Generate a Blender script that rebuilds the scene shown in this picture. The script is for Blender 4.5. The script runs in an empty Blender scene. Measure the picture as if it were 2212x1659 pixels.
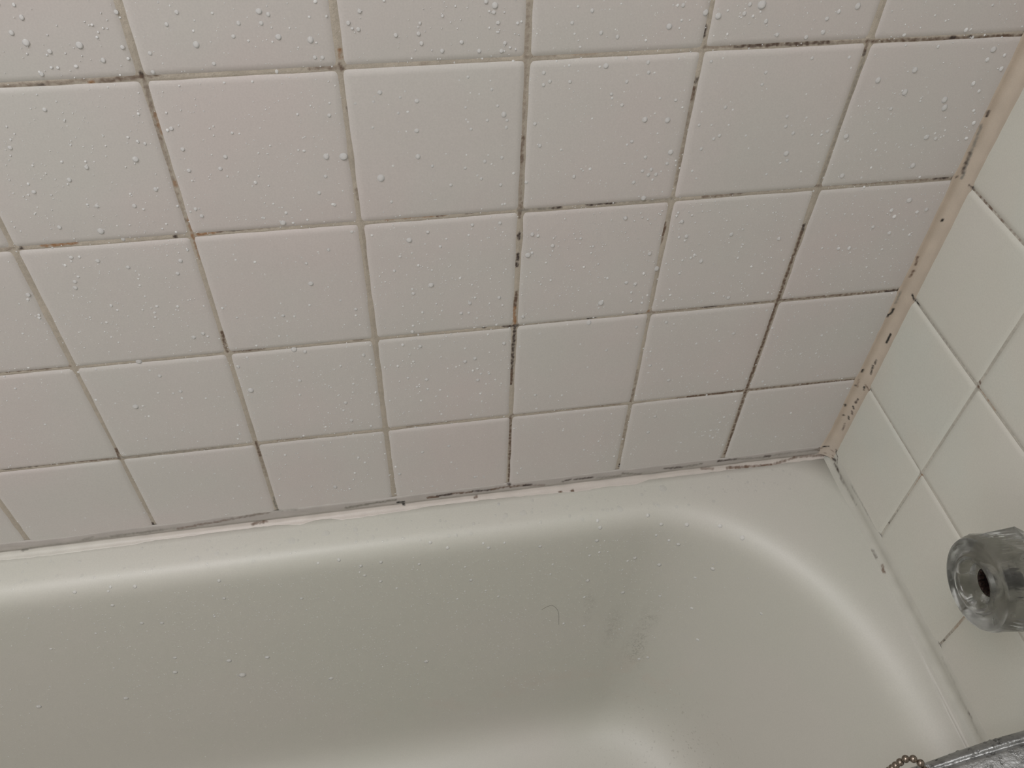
import bpy, bmesh, math, random
import numpy as np
from mathutils import Vector, Matrix, noise
from mathutils.bvhtree import BVHTree

random.seed(7)
rng = np.random.default_rng(11)
C = bpy.context.scene.collection
SC = bpy.context.scene

# ------------------------------------------------------------------ camera
cam_data = bpy.data.cameras.new('camera')
cam = bpy.data.objects.new('camera', cam_data)
C.objects.link(cam)
cam.matrix_world = Matrix((
    (0.9857156360484309, 0.10196661906567843, -0.13404287913183804, -0.4364982451609184),
    (-0.16565053858912543, 0.7306757957121333, -0.6623237732601581, -0.4771353828324424),
    (0.030406971483039738, 0.6750671745513596, 0.7371293820819204, 0.7077128982263773),
    (0, 0, 0, 1)))
cam_data.sensor_width = 36.0
cam_data.lens = 36.0 * 1822.85 / 2212
cam_data.clip_start = 0.01
SC.camera = cam

# ------------------------------------------------------------------ world, light, exposure
w = bpy.data.worlds.new('world')
SC.world = w
w.use_nodes = True
w.node_tree.nodes['Background'].inputs[0].default_value = (1.0, 0.97, 0.92, 1)
w.node_tree.nodes['Background'].inputs[1].default_value = 0.05
SC.view_settings.view_transform = 'Standard'
SC.view_settings.look = 'None'
SC.view_settings.gamma = 1
SC.view_settings.exposure = 0.06
SC.view_settings.use_curve_mapping = False


def area_light(name, loc, size, size_y, power, color, aim=(0, 0, -1)):
    l = bpy.data.lights.new(name, 'AREA')
    l.shape = 'RECTANGLE'
    l.size = size
    l.size_y = size_y
    l.energy = power
    l.color = color
    o = bpy.data.objects.new(name, l)
    C.objects.link(o)
    o.location = loc
    o.rotation_euler = Vector(aim).to_track_quat('-Z', 'Y').to_euler()
    return o


LAMP = (-0.98, -0.62, 1.67)
area_light('ceiling_lamp_light', (LAMP[0], LAMP[1], LAMP[2]), 0.7, 0.6, 14.5, (0.99, 0.975, 1.0))
area_light('left_daylight_fill', (-1.50, -1.35, 1.10), 0.8, 1.0, 5.5, (0.95, 0.98, 1.0), (1, 0.35, -0.15))  # unseen cool fill added at the left for the rim highlight; no window built

# ------------------------------------------------------------------ helpers
WALL_DROPS=[[-6123,5102,89],[-6110,5035,130],[-6190,4957,131],[-6138,4900,197],[-5876,4873,195],[-6038,4846,131],[-5660,4851,129],[-5636,5041,127],[-5526,4811,128],[-5271,4847,190],[-5201,4733,128],[-4901,5016,186],[-5329,5029,125],[-5397,4966,126],[-5147,5017,86],[-5021,4956,125],[-4901,4950,125],[-4855,4997,124],[-5063,4884,126],[-5781,4783,130],[-5649,4786,89],[-6061,4757,91],[-6028,4754,91],[-6124,4722,133],[-5541,4702,130],[-5773,4913,89],[-4988,4856,87],[-6183,4511,136],[-5532,4347,134],[-6454,4285,140],[-5502,4205,135],[-5266,4135,135],[-5789,4157,206],[-6082,4123,139],[-6207,4045,141],[-6435,3977,144],[-5314,4054,136],[-5502,4055,137],[-5193,4295,91],[-5744,4278,93],[-5706,4259,93],[-5689,4453,92],[-5891,3826,142],[-6110,3845,143],[-5732,3936,140],[-5790,4307,93],[-4360,4993,124],[-4429,4930,124],[-4377,4891,125],[-4649,4844,188],[-4822,4869,188],[-4170,4847,125],[-4040,4850,125],[-4026,4792,126],[-4029,4911,86],[-3899,4947,86],[-3792,4788,126],[-3907,4741,127],[-3689,4730,127],[-3556,4723,128],[-3536,4770,127],[-3505,4742,88],[-3579,4893,126],[-3599,4993,188],[-3604,4954,125],[-3631,4962,86],[-3650,5016,125],[-4639,4741,126],[-4597,4737,126],[-4544,4973,85],[-4637,4974,85],[-4290,4505,193],[-4333,4448,129],[-4324,4483,89],[-4442,4443,129],[-4171,4466,129],[-4072,4436,195],[-4189,4363,130],[-4135,4369,90],[-4352,4275,131],[-4083,4235,198],[-4196,4236,91],[-4149,4235,91],[-4605,4373,130],[-4791,4392,90],[-4659,4091,201],[-4554,4083,285],[-4683,3948,136],[-4333,3908,289],[-4085,4049,202],[-3995,3972,136],[-3757,4573,129],[-3810,4556,89],[-3621,4543,89],[-3611,4484,130],[-3572,4372,132],[-3532,4310,199],[-3510,4269,133],[-3514,4218,134],[-3636,4277,133],[-3740,4222,133],[-3773,4374,131],[-3538,4000,136],[-3651,3980,136],[-3780,3940,136],[-3673,3850,138],[-3878,3817,138],[-3541,3790,139],[-3700,3877,94],[-4279,3718,139],[-4739,3827,137],[-3605,3956,94],[-3904,4056,93],[-3771,4292,91],[-3329,4230,134],[-3288,4494,131],[-3250,4515,131],[-3291,4573,131],[-3288,4070,136],[-3365,3793,140],[-4653,3726,139],[-3527,3630,97],[-3026,4940,128],[-3140,4873,128],[-2540,4824,199],[-2476,4948,132],[-2327,4897,201],[-2241,4873,202],[-2057,4936,136],[-1980,4929,290],[-2079,4881,136],[-2020,4863,94],[-2854,4775,131],[-2958,4805,130],[-1927,4827,138],[-1530,4826,142],[-1527,4741,143],[-1632,4714,142],[-1831,4740,140],[-2904,4596,199],[-2943,4593,91],[-2637,4604,134],[-2226,4589,138],[-2623,4538,135],[-2585,4534,93],[-2757,4485,135],[-3123,4506,132],[-1840,4495,142],[-2152,4607,95],[-1550,4575,144],[-1844,4413,143],[-2847,4406,135],[-2411,4339,139],[-2767,4326,136],[-2598,4212,208],[-2442,4198,210],[-2357,4284,96],[-2059,4266,143],[-2216,4148,143],[-2128,4142,99],[-2007,4134,99],[-1602,4170,148],[-1591,4095,149],[-1269,4035,153],[-2090,4036,145],[-2053,4058,145],[-1864,4044,101],[-1520,4038,151],[-2664,4056,140],[-2694,4034,96],[-2378,3954,215],[-2551,3928,143],[-2163,3963,145],[-1525,3881,228],[-1502,3824,153],[-1549,3806,105],[-2388,3866,145],[-2692,3889,98],[-2494,3827,144],[-2556,3820,144],[-2508,3786,145],[-2454,3784,145],[-3037,3813,141],[-2606,3732,145],[-2513,3595,221],[-2152,3729,102],[-1307,3944,106],[-1459,4152,103],[-2003,4246,99],[-6381,3706,147],[-6147,3653,219],[-6035,3570,146],[-6392,3463,150],[-6341,3463,103],[-6239,3418,150],[-6069,3346,150],[-5725,3364,147],[-5770,3259,149],[-5505,3713,141],[-6402,3301,105],[-6436,3260,153],[-6450,3206,154],[-6763,3178,157],[-6779,3140,109],[-6011,2925,107],[-6248,2978,107],[-6018,2882,107],[-6353,2872,109],[-5808,2654,158],[-5735,2683,158],[-5709,2651,109],[-6254,2450,246],[-6200,2358,114],[-6146,2287,166],[-5561,2304,163],[-5520,2026,251],[-6042,2095,169],[-6050,2016,117],[-6207,2103,117],[-6413,1972,260],[-6100,2081,116],[-5467,2811,106],[-5368,3337,100],[-5874,1988,117],[-6701,2403,116],[-5005,3612,211],[-4845,3623,97],[-4565,3497,142],[-4739,3360,144],[-4905,3257,146],[-4901,3071,223],[-4180,3386,215],[-4048,3444,143],[-3735,3476,143],[-3540,3473,143],[-3762,3391,99],[-3303,3350,146],[-3326,3164,223],[-3297,3184,102],[-3146,3232,149],[-4179,2891,151],[-4044,2959,225],[-4184,2935,103],[-4128,3155,101],[-4612,2789,153],[-4618,2727,106],[-3717,2797,105],[-3532,2776,154],[-3757,2745,154],[-3826,2649,155],[-3766,2648,107],[-3338,2554,158],[-4208,2501,157],[-4199,2564,107],[-5141,2789,154],[-5063,2773,106],[-4713,2889,104],[-3482,2277,162],[-3801,2111,164],[-3720,2136,164],[-3699,2013,114],[-3736,1995,114],[-3670,1948,115],[-3696,1874,169],[-4123,1943,167],[-4205,1867,116],[-4118,1826,116],[-3674,1699,118],[-5041,2397,160],[-5119,2425,239],[-4604,2298,161],[-4793,2204,112],[-5129,2081,165],[-4804,1760,170],[-4830,1668,118],[-4716,1983,114],[-4155,2335,160],[-4219,2170,112],[-3192,1608,175],[-4587,1705,118],[-4179,1689,118],[-3349,2226,112],[-3056,1573,121],[-4432,3454,98],[-2624,3430,149],[-2230,3443,104],[-2238,3416,104],[-2187,3359,153],[-2126,3218,155],[-2131,3180,107],[-2184,3216,106],[-1770,3201,159],[-1367,3122,164],[-2389,3081,155],[-2307,2921,237],[-2534,2812,158],[-2460,2789,159],[-2693,2875,107],[-2890,3007,105],[-2716,2623,240],[-1643,2552,169],[-1959,2963,160],[-1661,2963,112],[-1525,2865,114],[-1411,2782,116],[-2026,3033,109],[-2197,2584,113],[-2149,2640,112],[-1307,2568,118],[-2469,2613,111],[-2794,2415,244],[-2384,2321,167],[-2609,2081,169],[-2430,2141,117],[-2131,2341,168],[-2061,2312,116],[-1665,2192,120],[-1500,2131,177],[-1610,2055,122],[-1815,2053,121],[-2214,2012,119],[-2192,1834,176],[-2070,1769,123],[-1986,1616,182],[-1234,1524,130],[-1061,1461,132],[-1322,1385,131],[-1265,2369,121],[-656,1996,129],[-2843,2187,114],[-1154,2145,124],[-2113,2859,110],[-2050,3007,109],[-1283,2087,124],[-4781,1529,174],[-4625,1428,121],[-3960,1034,183],[-4203,986,184],[-4429,699,189],[-3943,787,129],[-3723,511,194],[-5030,611,192],[-4903,556,132],[-4132,444,134],[-4775,1012,126],[-3277,566,133],[-4456,811,129],[-4725,928,127],[-3363,1177,125],[-2031,1126,190],[-2063,900,194],[-1422,818,137],[-1328,1002,136],[-2903,1073,128],[-2542,848,132],[-2672,741,133],[-1698,675,138],[-1720,550,139],[-1353,926,136],[-2357,581,136],[-2516,540,136],[-1577,818,137],[-1375,696,139],[-2342,904,132],[-639,948,141],[-1351,4895,192],[-788,4452,207],[-274,4566,215],[-1028,4395,203],[-796,4295,208],[-471,4220,215],[-444,4159,217],[-307,4330,149],[-1113,3985,208],[-484,3934,219],[-406,3918,152],[-494,3702,222],[-1032,3659,214],[-851,4178,144],[-159,3902,155],[-393,3390,229],[-209,3289,161],[-507,3307,157],[-539,4709,143],[-146,4426,150],[-285,4497,148],[-158,4024,154],[-459,3245,158],[-281,3271,160],[-604,3160,158],[-440,3088,160],[-827,2973,157],[-736,2967,158],[-962,4697,138],[-1466,4867,131]]
TUB_DROPS=[[-4211,234,192],[-4052,101,195],[-3657,6,197],[-3146,-94,201],[-4333,-128,199],[-4690,-3,197],[-4881,-24,198],[-4862,-205,201],[-4722,-355,204],[-5500,-481,208],[-3710,102,134],[-3503,59,135],[-3831,-566,209],[-5067,132,195],[-3679,-821,147],[-3544,-983,150],[-3004,-664,146],[-2994,-471,144],[-5258,124,134],[-3888,-295,140],[-4578,-530,143],[-3977,-916,148],[-2099,222,233],[-1931,27,239],[-1653,-41,243],[-1282,-146,248],[-2562,112,232],[-2569,-124,238],[-1676,-405,251],[-1793,-302,170],[-2617,-390,168],[-2519,-352,167],[-1819,-778,258],[-1172,-1026,269],[-2115,-565,251],[-2188,-605,173],[-2586,-906,256],[-1342,-1171,187],[-2151,-1281,268],[-1693,-1487,190],[-2588,-1265,182],[-2525,-1957,194],[-2774,-1827,191],[-986,-2798,215],[-1236,-1911,199],[-971,-444,258],[-1952,-169,167],[-1584,-3112,218],[-1699,-3116,217],[-2602,244,158],[-272,-2318,212],[-7388,161,206],[-6884,126,203],[-7081,172,140],[-7160,-148,211],[-6168,38,201],[-7013,-545,217],[-6840,-592,217],[-6908,-1340,233],[-6193,-287,207],[-6350,-603,147],[-6418,-1579,235],[-6031,-1626,234],[-7457,-621,153],[-7926,-805,158],[-7120,105,141],[-6990,-1667,304],[-6356,-1960,447],[-6418,-1577,298],[-4360,-2289,311],[-6031,-1622,297],[-7617,-2114,321],[-8473,-2010,327],[-5455,-2372,315]]
RIM_DROPS=[[-4740,-322,196],[-4460,-368,195],[-4609,-365,134],[-4171,-339,134],[-4794,-359,134],[-4026,-397,195],[-3281,-261,420],[-5493,-252,421],[-5173,-216,420],[-3456,-269,296],[-4897,-219,296],[-4300,-415,134],[-3812,-432,194],[-3958,-466,194],[-1845,-180,511],[-2327,-352,352],[-2717,-412,231],[-1938,-362,237],[-1641,-406,164],[-1385,-531,240],[-1766,-501,237],[-2953,-217,233],[-2408,-340,161],[-6175,-287,301],[-6353,-314,302],[-5787,-308,198],[-5844,-447,197],[-6248,-420,137],[-7395,-195,210]]
STAINS_BACK=[[-2083,-10,4678,-1809,-10,4676,1,9],[-1746,-10,4673,-1467,-10,4671,1,7],[-1198,-10,4664,-118,-10,4649,0,6],[-619,-10,4660,-595,-10,4659,1,9],[-491,-10,4660,-481,-10,4660,1,9],[-304,-10,4655,-171,-10,4654,0,8],[-2293,-10,4680,-1198,-10,4664,0,4],[-1196,-10,4658,-1198,-10,4603,0,6],[-1198,-10,4594,-1192,-10,4579,1,10],[-1187,-10,4557,-1184,-10,3590,3,4],[-1193,-10,3230,-1187,-10,3173,1,10],[-1191,-10,3173,-1194,-10,1359,0,9],[-1194,-10,1359,-1178,-10,402,0,8],[-2306,-10,4813,-2308,-10,4753,1,9],[-2297,-10,4477,-2301,-10,4452,1,8],[-2300,-10,4414,-2300,-10,4334,0,8],[-2300,-10,4334,-2291,-10,3682,0,3],[-2310,-10,3356,-2311,-10,3238,0,9],[-2311,-10,3238,-2318,-10,3153,0,5],[-2303,-10,2479,-2338,-10,2479,2,9],[-2310,-10,2393,-2312,-10,2357,0,6],[-2300,-10,1787,-2291,-10,1607,0,3],[-2291,-10,1546,-2301,-10,1373,0,5],[-2280,-10,434,-2284,-10,397,1,9],[-2303,-10,1166,-2293,-10,752,0,3],[-3407,-10,4989,-3407,-10,3562,0,3],[-3401,-10,4126,-3403,-10,3954,0,6],[-3390,-10,3622,-3405,-10,3506,0,6],[-3400,-10,3365,-3402,-10,3324,1,7],[-3400,-10,3177,-3403,-10,3068,1,9],[-3397,-10,2809,-3407,-10,2653,0,10],[-3407,-10,2653,-3400,-10,2455,2,8],[-3400,-10,2455,-3413,-10,1777,1,8],[-3407,-10,1948,-3410,-10,1788,0,10],[-3401,-10,1348,-3384,-10,329,0,8],[-4494,-10,4776,-4495,-10,4729,2,6],[-4499,-10,4688,-4497,-10,4659,0,6],[-4499,-10,3829,-4491,-10,3756,0,4],[-4488,-10,4408,-4484,-10,4393,1,5],[-4487,-10,3490,-4486,-10,3163,0,2],[-5605,-10,4698,-5605,-10,4679,1,8],[-5601,-10,4651,-5615,-10,4283,0,4],[-5597,-10,4449,-5594,-10,4313,2,5],[-5615,-10,4283,-5619,-10,3673,0,3],[-5606,-10,3974,-5607,-10,3950,2,6],[-5587,-10,3707,-5600,-10,3559,2,6],[-5594,-10,3559,-5595,-10,3363,2,6],[-5601,-10,2675,-5608,-10,2594,0,9],[-5610,-10,2570,-5610,-10,2472,0,6],[-5602,-10,1377,-5603,-10,1184,0,8],[-5603,-10,1184,-5606,-10,880,0,3],[-5602,-10,555,-5598,-10,334,3,7],[-6709,-10,1483,-6721,-10,1347,0,8],[-6720,-10,381,-6711,-10,340,1,9],[-6364,-10,4659,-5624,-10,4674,0,4],[-6173,-10,4653,-6136,-10,4654,1,5],[-5897,-10,4657,-5877,-10,4658,2,7],[-5840,-10,4659,-5624,-10,4674,0,5],[-5609,-10,4676,-5523,-10,4680,0,5],[-4676,-10,4675,-4491,-10,4670,0,5],[-4033,-10,4663,-3992,-10,4672,0,3],[-3395,-10,4675,-3225,-10,4678,0,3],[-3111,-10,4677,-2967,-10,4676,2,2],[-6793,-10,3561,-6708,-10,3564,0,4],[-6669,-10,3563,-6663,-10,3563,1,10],[-6537,-10,3569,-6324,-10,3570,2,8],[-5711,-10,3562,-5705,-10,3562,1,9],[-5572,-10,3564,-5436,-10,3574,2,7],[-5436,-10,3574,-5406,-10,3578,0,8],[-5376,-10,3579,-5301,-10,3580,1,8],[-5286,-10,3578,-5045,-10,3582,0,4],[-4323,-10,3572,-3927,-10,3578,2,5],[-3976,-10,3571,-3944,-10,3571,0,8],[-3767,-10,3575,-3742,-10,3576,1,7],[-3404,-10,3565,-3181,-10,3565,3,6],[-3164,-10,3563,-3108,-10,3566,1,8],[-2931,-10,3566,-2714,-10,3570,1,8],[-2714,-10,3570,-2304,-10,3566,3,4],[-2061,-10,3561,-1782,-10,3565,0,5],[-1873,-10,3576,-1716,-10,3579,1,6],[-1645,-10,3581,-1468,-10,3582,1,10],[-1468,-10,3582,-1219,-10,3585,1,7],[-1200,-10,3583,-101,-10,3557,0,4],[-257,-10,3570,-144,-10,3569,1,7],[-7216,-10,2477,-6899,-10,2470,0,8],[-6899,-10,2470,-6736,-10,2477,0,4],[-6579,-10,2479,-6279,-10,2476,3,8],[-5813,-10,2475,-5645,-10,2467,3,5],[-5561,-10,2465,-5339,-10,2465,0,7],[-4956,-10,2478,-4886,-10,2478,0,6],[-4658,-10,2468,-4588,-10,2464,0,5],[-4248,-10,2479,-4032,-10,2471,2,3],[-3489,-10,2461,-3378,-10,2457,1,10],[-3656,-10,2472,-3641,-10,2470,1,8],[-3389,-10,2458,-2804,-10,2455,3,4],[-2802,-10,2465,-2745,-10,2468,4,10],[-2414,-10,2468,-2352,-10,2470,1,10],[-2305,-10,2464,-1193,-10,2463,0,4],[-1831,-10,2468,-1725,-10,2470,1,8],[-1397,-10,2472,-1349,-10,2471,1,9],[-1193,-10,2463,-90,-10,2452,0,6],[-228,-10,2447,-90,-10,2452,1,8],[-7646,-10,1377,-7577,-10,1370,1,9],[-7577,-10,1370,-7361,-10,1373,1,6],[-7361,-10,1373,-6724,-10,1360,0,6],[-6724,-10,1360,-5810,-10,1351,3,5],[-5423,-10,1364,-5189,-10,1367,0,4],[-4316,-10,1362,-3786,-10,1374,0,4],[-3909,-10,1375,-3663,-10,1379,2,4],[-3393,-10,1366,-3163,-10,1372,0,3],[-3284,-10,1373,-3264,-10,1376,1,9],[-3163,-10,1372,-2394,-10,1356,0,4],[-2945,-10,1387,-2919,-10,1390,1,9],[-2749,-10,1381,-2676,-10,1382,0,8],[-2607,-10,1377,-2552,-10,1381,0,10],[-1868,-10,1343,-1759,-10,1351,0,4],[-1759,-10,1351,-1225,-10,1357,0,10],[-1194,-10,1359,-44,-10,1332,0,6],[-701,-10,1354,-94,-10,1340,0,5],[-1183,-10,381,-1185,-10,434,0,4],[-87,-10,4110,-80,-10,4074,1,9],[-88,-10,4003,-32,-10,3556,3,8],[-71,-10,3776,-51,-10,3598,1,6],[-77,-10,3571,-83,-10,3568,1,9],[-25,-10,3182,-25,-10,3164,4,9],[-82,-10,2810,-64,-10,2726,0,9],[-53,-10,2661,-65,-10,2597,0,8],[-84,-10,2436,-74,-10,2303,3,6],[-70,-10,2238,-72,-10,2179,4,10],[-91,-10,2170,-86,-10,2148,4,9],[-73,-10,1476,-76,-10,1445,4,9],[-69,-10,1336,-47,-10,1235,0,4],[-80,-10,1260,-72,-10,1252,4,9],[-87,-10,980,-74,-10,957,4,9],[-49,-10,814,-39,-10,812,4,8],[-101,-10,321,-38,-10,317,4,9],[-180,-10,281,38,-10,241,0,7],[-136,-10,304,47,-10,216,0,6],[-7861,-10,215,-6541,-10,263,3,4],[-7909,-6,195,-7870,-2,195,3,9],[-7366,-10,248,-7277,-10,274,3,5],[-7120,-10,254,-6668,-10,252,3,5],[-6525,-10,243,-5683,-10,337,0,6],[-6028,-10,304,-5770,-10,325,3,4],[-5858,-25,195,-5730,-13,195,0,7],[-4969,-10,253,-4738,-10,274,3,9],[-4738,-10,274,-4493,-10,285,3,8],[-4474,-10,242,-4420,-10,239,4,10],[-4430,-10,225,-4419,-13,195,4,8],[-4185,-10,260,-4091,-10,256,0,10],[-4090,-10,271,-3955,-10,274,1,9],[-3932,-10,278,-3750,-10,271,0,9],[-3741,-10,277,-3562,-10,264,1,8],[-3562,-10,264,-3383,-10,290,0,8],[-3393,-10,331,-3375,-10,319,1,10],[-3373,-10,273,-3221,-10,281,0,7],[-3235,-10,276,-3160,-10,269,1,9],[-3159,-10,253,-3032,-10,235,0,4],[-2841,-10,259,-2767,-10,276,1,8],[-2729,-10,268,-2540,-10,270,1,7],[-2490,-10,252,-2249,-10,236,3,6],[-2230,-10,271,-2036,-10,226,3,8],[-1791,-10,272,-1604,-10,259,1,8],[-1604,-10,259,-1406,-10,276,3,7],[-1226,-10,289,-1037,-10,284,1,8],[-1037,-10,284,-730,-10,258,3,6],[-724,-10,273,-663,-10,269,1,8],[-665,-10,277,-77,-10,278,3,5],[-2890,-87,195,-2872,-89,195,0,9],[-2763,-88,195,-2750,-90,195,0,10],[-3725,-26,195,-3711,-23,195,0,8],[-1389,-10,195,-1271,-27,195,0,5],[-1127,-42,195,-656,-69,195,0,8],[-656,-69,195,-360,-14,195,0,6],[-381,-5,195,-67,-26,195,0,6],[-45,1,195,34,-53,195,0,5],[-5747,-10,336,-5428,-10,329,3,4]]
STAINS_END=[[-10,-74,3544,-10,-806,3543,0,6],[-10,-87,3545,-10,-123,3549,1,9],[-10,-319,3543,-10,-439,3548,0,5],[-10,-73,2446,-10,-123,2433,4,10],[-10,-114,2435,-10,-190,2431,4,10],[-10,-190,2431,-10,-1099,2441,3,4],[-10,-1117,2435,-10,-1154,2439,0,10],[-10,-1090,2484,-10,-1123,2468,0,9],[-10,-1154,2439,-10,-1351,2434,2,5],[-10,-1357,2442,-10,-1732,2443,3,4],[-10,-59,1303,-10,-150,1312,0,8],[-10,-150,1312,-10,-1128,1313,0,4],[-10,-1128,1313,-10,-1463,1291,0,6],[-10,-1404,1287,-10,-1434,1289,0,9],[-10,-1463,1291,-10,-1828,1299,0,7],[-10,-1122,3085,-10,-1111,2507,3,2],[-10,-1121,2414,-10,-1124,1419,3,2],[-10,-1128,1313,-10,-1133,989,2,6],[-10,-1133,989,-10,-1116,555,3,4],[-10,-1099,552,-10,-1113,558,1,8],[-10,-2216,415,-10,-2223,634,0,3],[-10,-2223,634,-10,-2206,924,2,4],[-10,-2222,427,-10,-2230,436,4,7],[-10,-2209,365,-10,-2221,408,0,4],[-10,-2615,1271,-10,-2718,1271,3,5],[-10,-52,1965,-10,-53,1861,4,10],[-10,-37,1619,-10,-43,1576,4,9],[-10,-32,1540,-10,-54,1450,4,10],[-10,-59,1277,-10,-65,1244,4,9],[-10,-38,972,-10,-57,960,4,10],[-10,-44,825,-10,-66,810,4,9],[-10,-49,1093,-10,-43,1033,1,8],[-10,-49,916,-10,-72,900,1,7],[-10,-41,715,-10,-56,624,1,5],[-10,-97,361,-10,-129,348,4,9],[-10,-104,230,-10,-165,270,1,9],[-10,-168,219,-10,-267,224,1,8],[-10,-158,339,-10,-191,265,1,8],[-10,-273,216,-10,-679,223,3,4],[-10,-496,298,-10,-1085,350,3,4],[-10,-325,206,-10,-405,188,3,7],[-10,-1311,121,-10,-1369,108,0,8],[-10,-1123,98,-10,-1204,95,3,7],[-10,-1867,59,-10,-2776,-47,3,4],[-10,-2309,290,-10,-2918,230,3,2],[-10,-2775,255,-10,-2806,254,1,6]]
CAULK_EDGE=[[-8097,-82],[-7856,-94],[-7249,-91],[-6946,-91],[-6763,-68],[-6555,-74],[-6221,-51],[-5873,-46],[-5624,-30],[-5407,-94],[-5276,-60],[-5128,-66],[-5015,-99],[-4795,-94],[-4362,-77],[-4211,-56],[-3937,-36],[-3482,-64],[-2927,-89],[-2647,-102],[-2415,-84],[-2094,-103],[-1962,-47],[-1750,-54],[-1285,-63],[-980,-60],[-677,-68],[-371,-51],[-108,-35],[6,-69]]

def lin(c):
    return tuple((v / 12.92 if v <= 0.04045 else ((v + 0.055) / 1.055) ** 2.4) for v in c)


class NT:
    def __init__(self, name):
        self.m = bpy.data.materials.new(name)
        self.m.use_nodes = True
        self.n = self.m.node_tree.nodes
        self.l = self.m.node_tree.links
        self.b = self.n['Principled BSDF']

    def node(self, t, **kw):
        nd = self.n.new(t)
        for k, v in kw.items():
            if k.startswith('i_'):
                nd.inputs[k[2:].replace('_', ' ')].default_value = v
            else:
                setattr(nd, k, v)
        return nd

    def noise(self, scale, detail=4, rough=0.5, vec=None):
        nd = self.n.new('ShaderNodeTexNoise')
        nd.inputs['Scale'].default_value = scale
        nd.inputs['Detail'].default_value = detail
        nd.inputs['Roughness'].default_value = rough
        if vec is None:
            tc = self.n.new('ShaderNodeTexCoord')
            vec = tc.outputs['Object']
        self.l.new(vec, nd.inputs['Vector'])
        return nd

    def ramp(self, src, stops):
        nd = self.n.new('ShaderNodeValToRGB')
        e = nd.color_ramp.elements
        while len(e) < len(stops):
            e.new(0.5)
        for i, (p, c) in enumerate(stops):
            e[i].position = p
            e[i].color = (*c, 1) if len(c) == 3 else c
        self.l.new(src, nd.inputs[0])
        return nd

    def mix(self, fac, a, b, mode='MIX'):
        nd = self.n.new('ShaderNodeMix')
        nd.data_type = 'RGBA'
        nd.blend_type = mode
        for s, v in ((nd.inputs[0], fac), (nd.inputs[6], a), (nd.inputs[7], b)):
            if hasattr(v, 'is_output'):
                self.l.new(v, s)
            elif isinstance(v, (int, float)):
                s.default_value = v
            else:
                s.default_value = (*v, 1)
        return nd.outputs[2]

    def bump(self, src, strength, dist=0.001, prev=None):
        nd = self.n.new('ShaderNodeBump')
        nd.inputs['Strength'].default_value = strength
        nd.inputs['Distance'].default_value = dist
        self.l.new(src, nd.inputs['Height'])
        if prev is not None:
            self.l.new(prev, nd.inputs['Normal'])
        return nd.outputs[0]

    def set(self, **kw):
        for k, v in kw.items():
            s = self.b.inputs[k.replace('_', ' ')]
            if hasattr(v, 'is_output'):
                self.l.new(v, s)
            elif isinstance(v, tuple) and len(v) == 3:
                s.default_value = (*v, 1)
            else:
                s.default_value = v


def glazed(name, base, pink, green, rough=0.24):
    t = NT(name)
    n1 = t.noise(7.0, 3, 0.55)
    c1 = t.ramp(n1.outputs[0], [(0.36, green), (0.5, base), (0.64, pink)])
    n2 = t.noise(900.0, 2, 0.5)
    c2 = t.mix(0.16, c1.outputs[0], t.ramp(n2.outputs[0], [(0.3, tuple(v * 0.8 for v in base)), (0.7, tuple(min(1, v * 1.2) for v in base))]).outputs[0])
    t.set(Base_Color=c2, Roughness=rough)
    n3 = t.noise(22.0, 2, 0.5)
    t.set(Normal=t.bump(n3.outputs[0], 0.10, 0.002))
    t.b.inputs['Specular IOR Level'].default_value = 0.45
    return t.m


M_TILE = glazed('long_wall_tile_glaze', (0.60, 0.565, 0.54), (0.612, 0.556, 0.535), (0.59, 0.572, 0.54))
M_TILE_END = glazed('end_wall_tile_glaze', (0.60, 0.59, 0.53), (0.605, 0.585, 0.535), (0.59, 0.60, 0.545))


def stained(name, rough=0.75, bump=0.3, grain=0.25):
    """colour comes from the mesh's own dirt colours, broken up by fine grain"""
    t = NT(name)
    a = t.n.new('ShaderNodeAttribute')
    a.attribute_name = 'dirt'
    n = t.noise(1400.0, 4, 0.7)
    g = t.ramp(n.outputs[0], [(0.3, (1 - grain,) * 3), (0.7, (1.0,) * 3)])
    t.set(Base_Color=t.mix(1.0, a.outputs[0], g.outputs[0], 'MULTIPLY'), Roughness=rough)
    n2 = t.noise(600.0, 3, 0.6)
    t.set(Normal=t.bump(n2.outputs[0], bump, 0.0006))
    return t.m


M_GROUT = stained('stained_grout', 0.8, 0.5)
M_CAULK = stained('stained_caulk', 0.45, 0.2, 0.1)

# tub enamel: cream porcelain with worn grey scuffs and pinkish soap film near the drain end
t = NT('cream_tub_enamel')
tc = t.n.new('ShaderNodeTexCoord')
base = (0.56, 0.545, 0.49)
n1 = t.noise(5.0, 3, 0.5)
c = t.ramp(n1.outputs[0], [(0.38, (0.552, 0.546, 0.488)), (0.62, (0.568, 0.548, 0.500))]).outputs[0]


def blob(center, rad, soft=1.0):
    mp = t.n.new('ShaderNodeMapping')
    mp.vector_type = 'TEXTURE'
    mp.inputs['Location'].default_value = (center[0] + 0.78, center[1] + 0.38, center[2] + 0.3995)
    mp.inputs['Scale'].default_value = rad
    t.l.new(tc.outputs['Object'], mp.inputs[0])
    ln = t.n.new('ShaderNodeVectorMath')
    ln.operation = 'LENGTH'
    t.l.new(mp.outputs[0], ln.inputs[0])
    return t.ramp(ln.outputs['Value'], [(0.0, (1, 1, 1)), (1.0, (0, 0, 0))]).outputs[0]


def times(a, b):
    m = t.n.new('ShaderNodeMath')
    m.operation = 'MULTIPLY'
    for s, v in ((m.inputs[0], a), (m.inputs[1], b)):
        if hasattr(v, 'is_output'):
            t.l.new(v, s)
        else:
            s.default_value = v
    return m.outputs[0]


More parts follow.
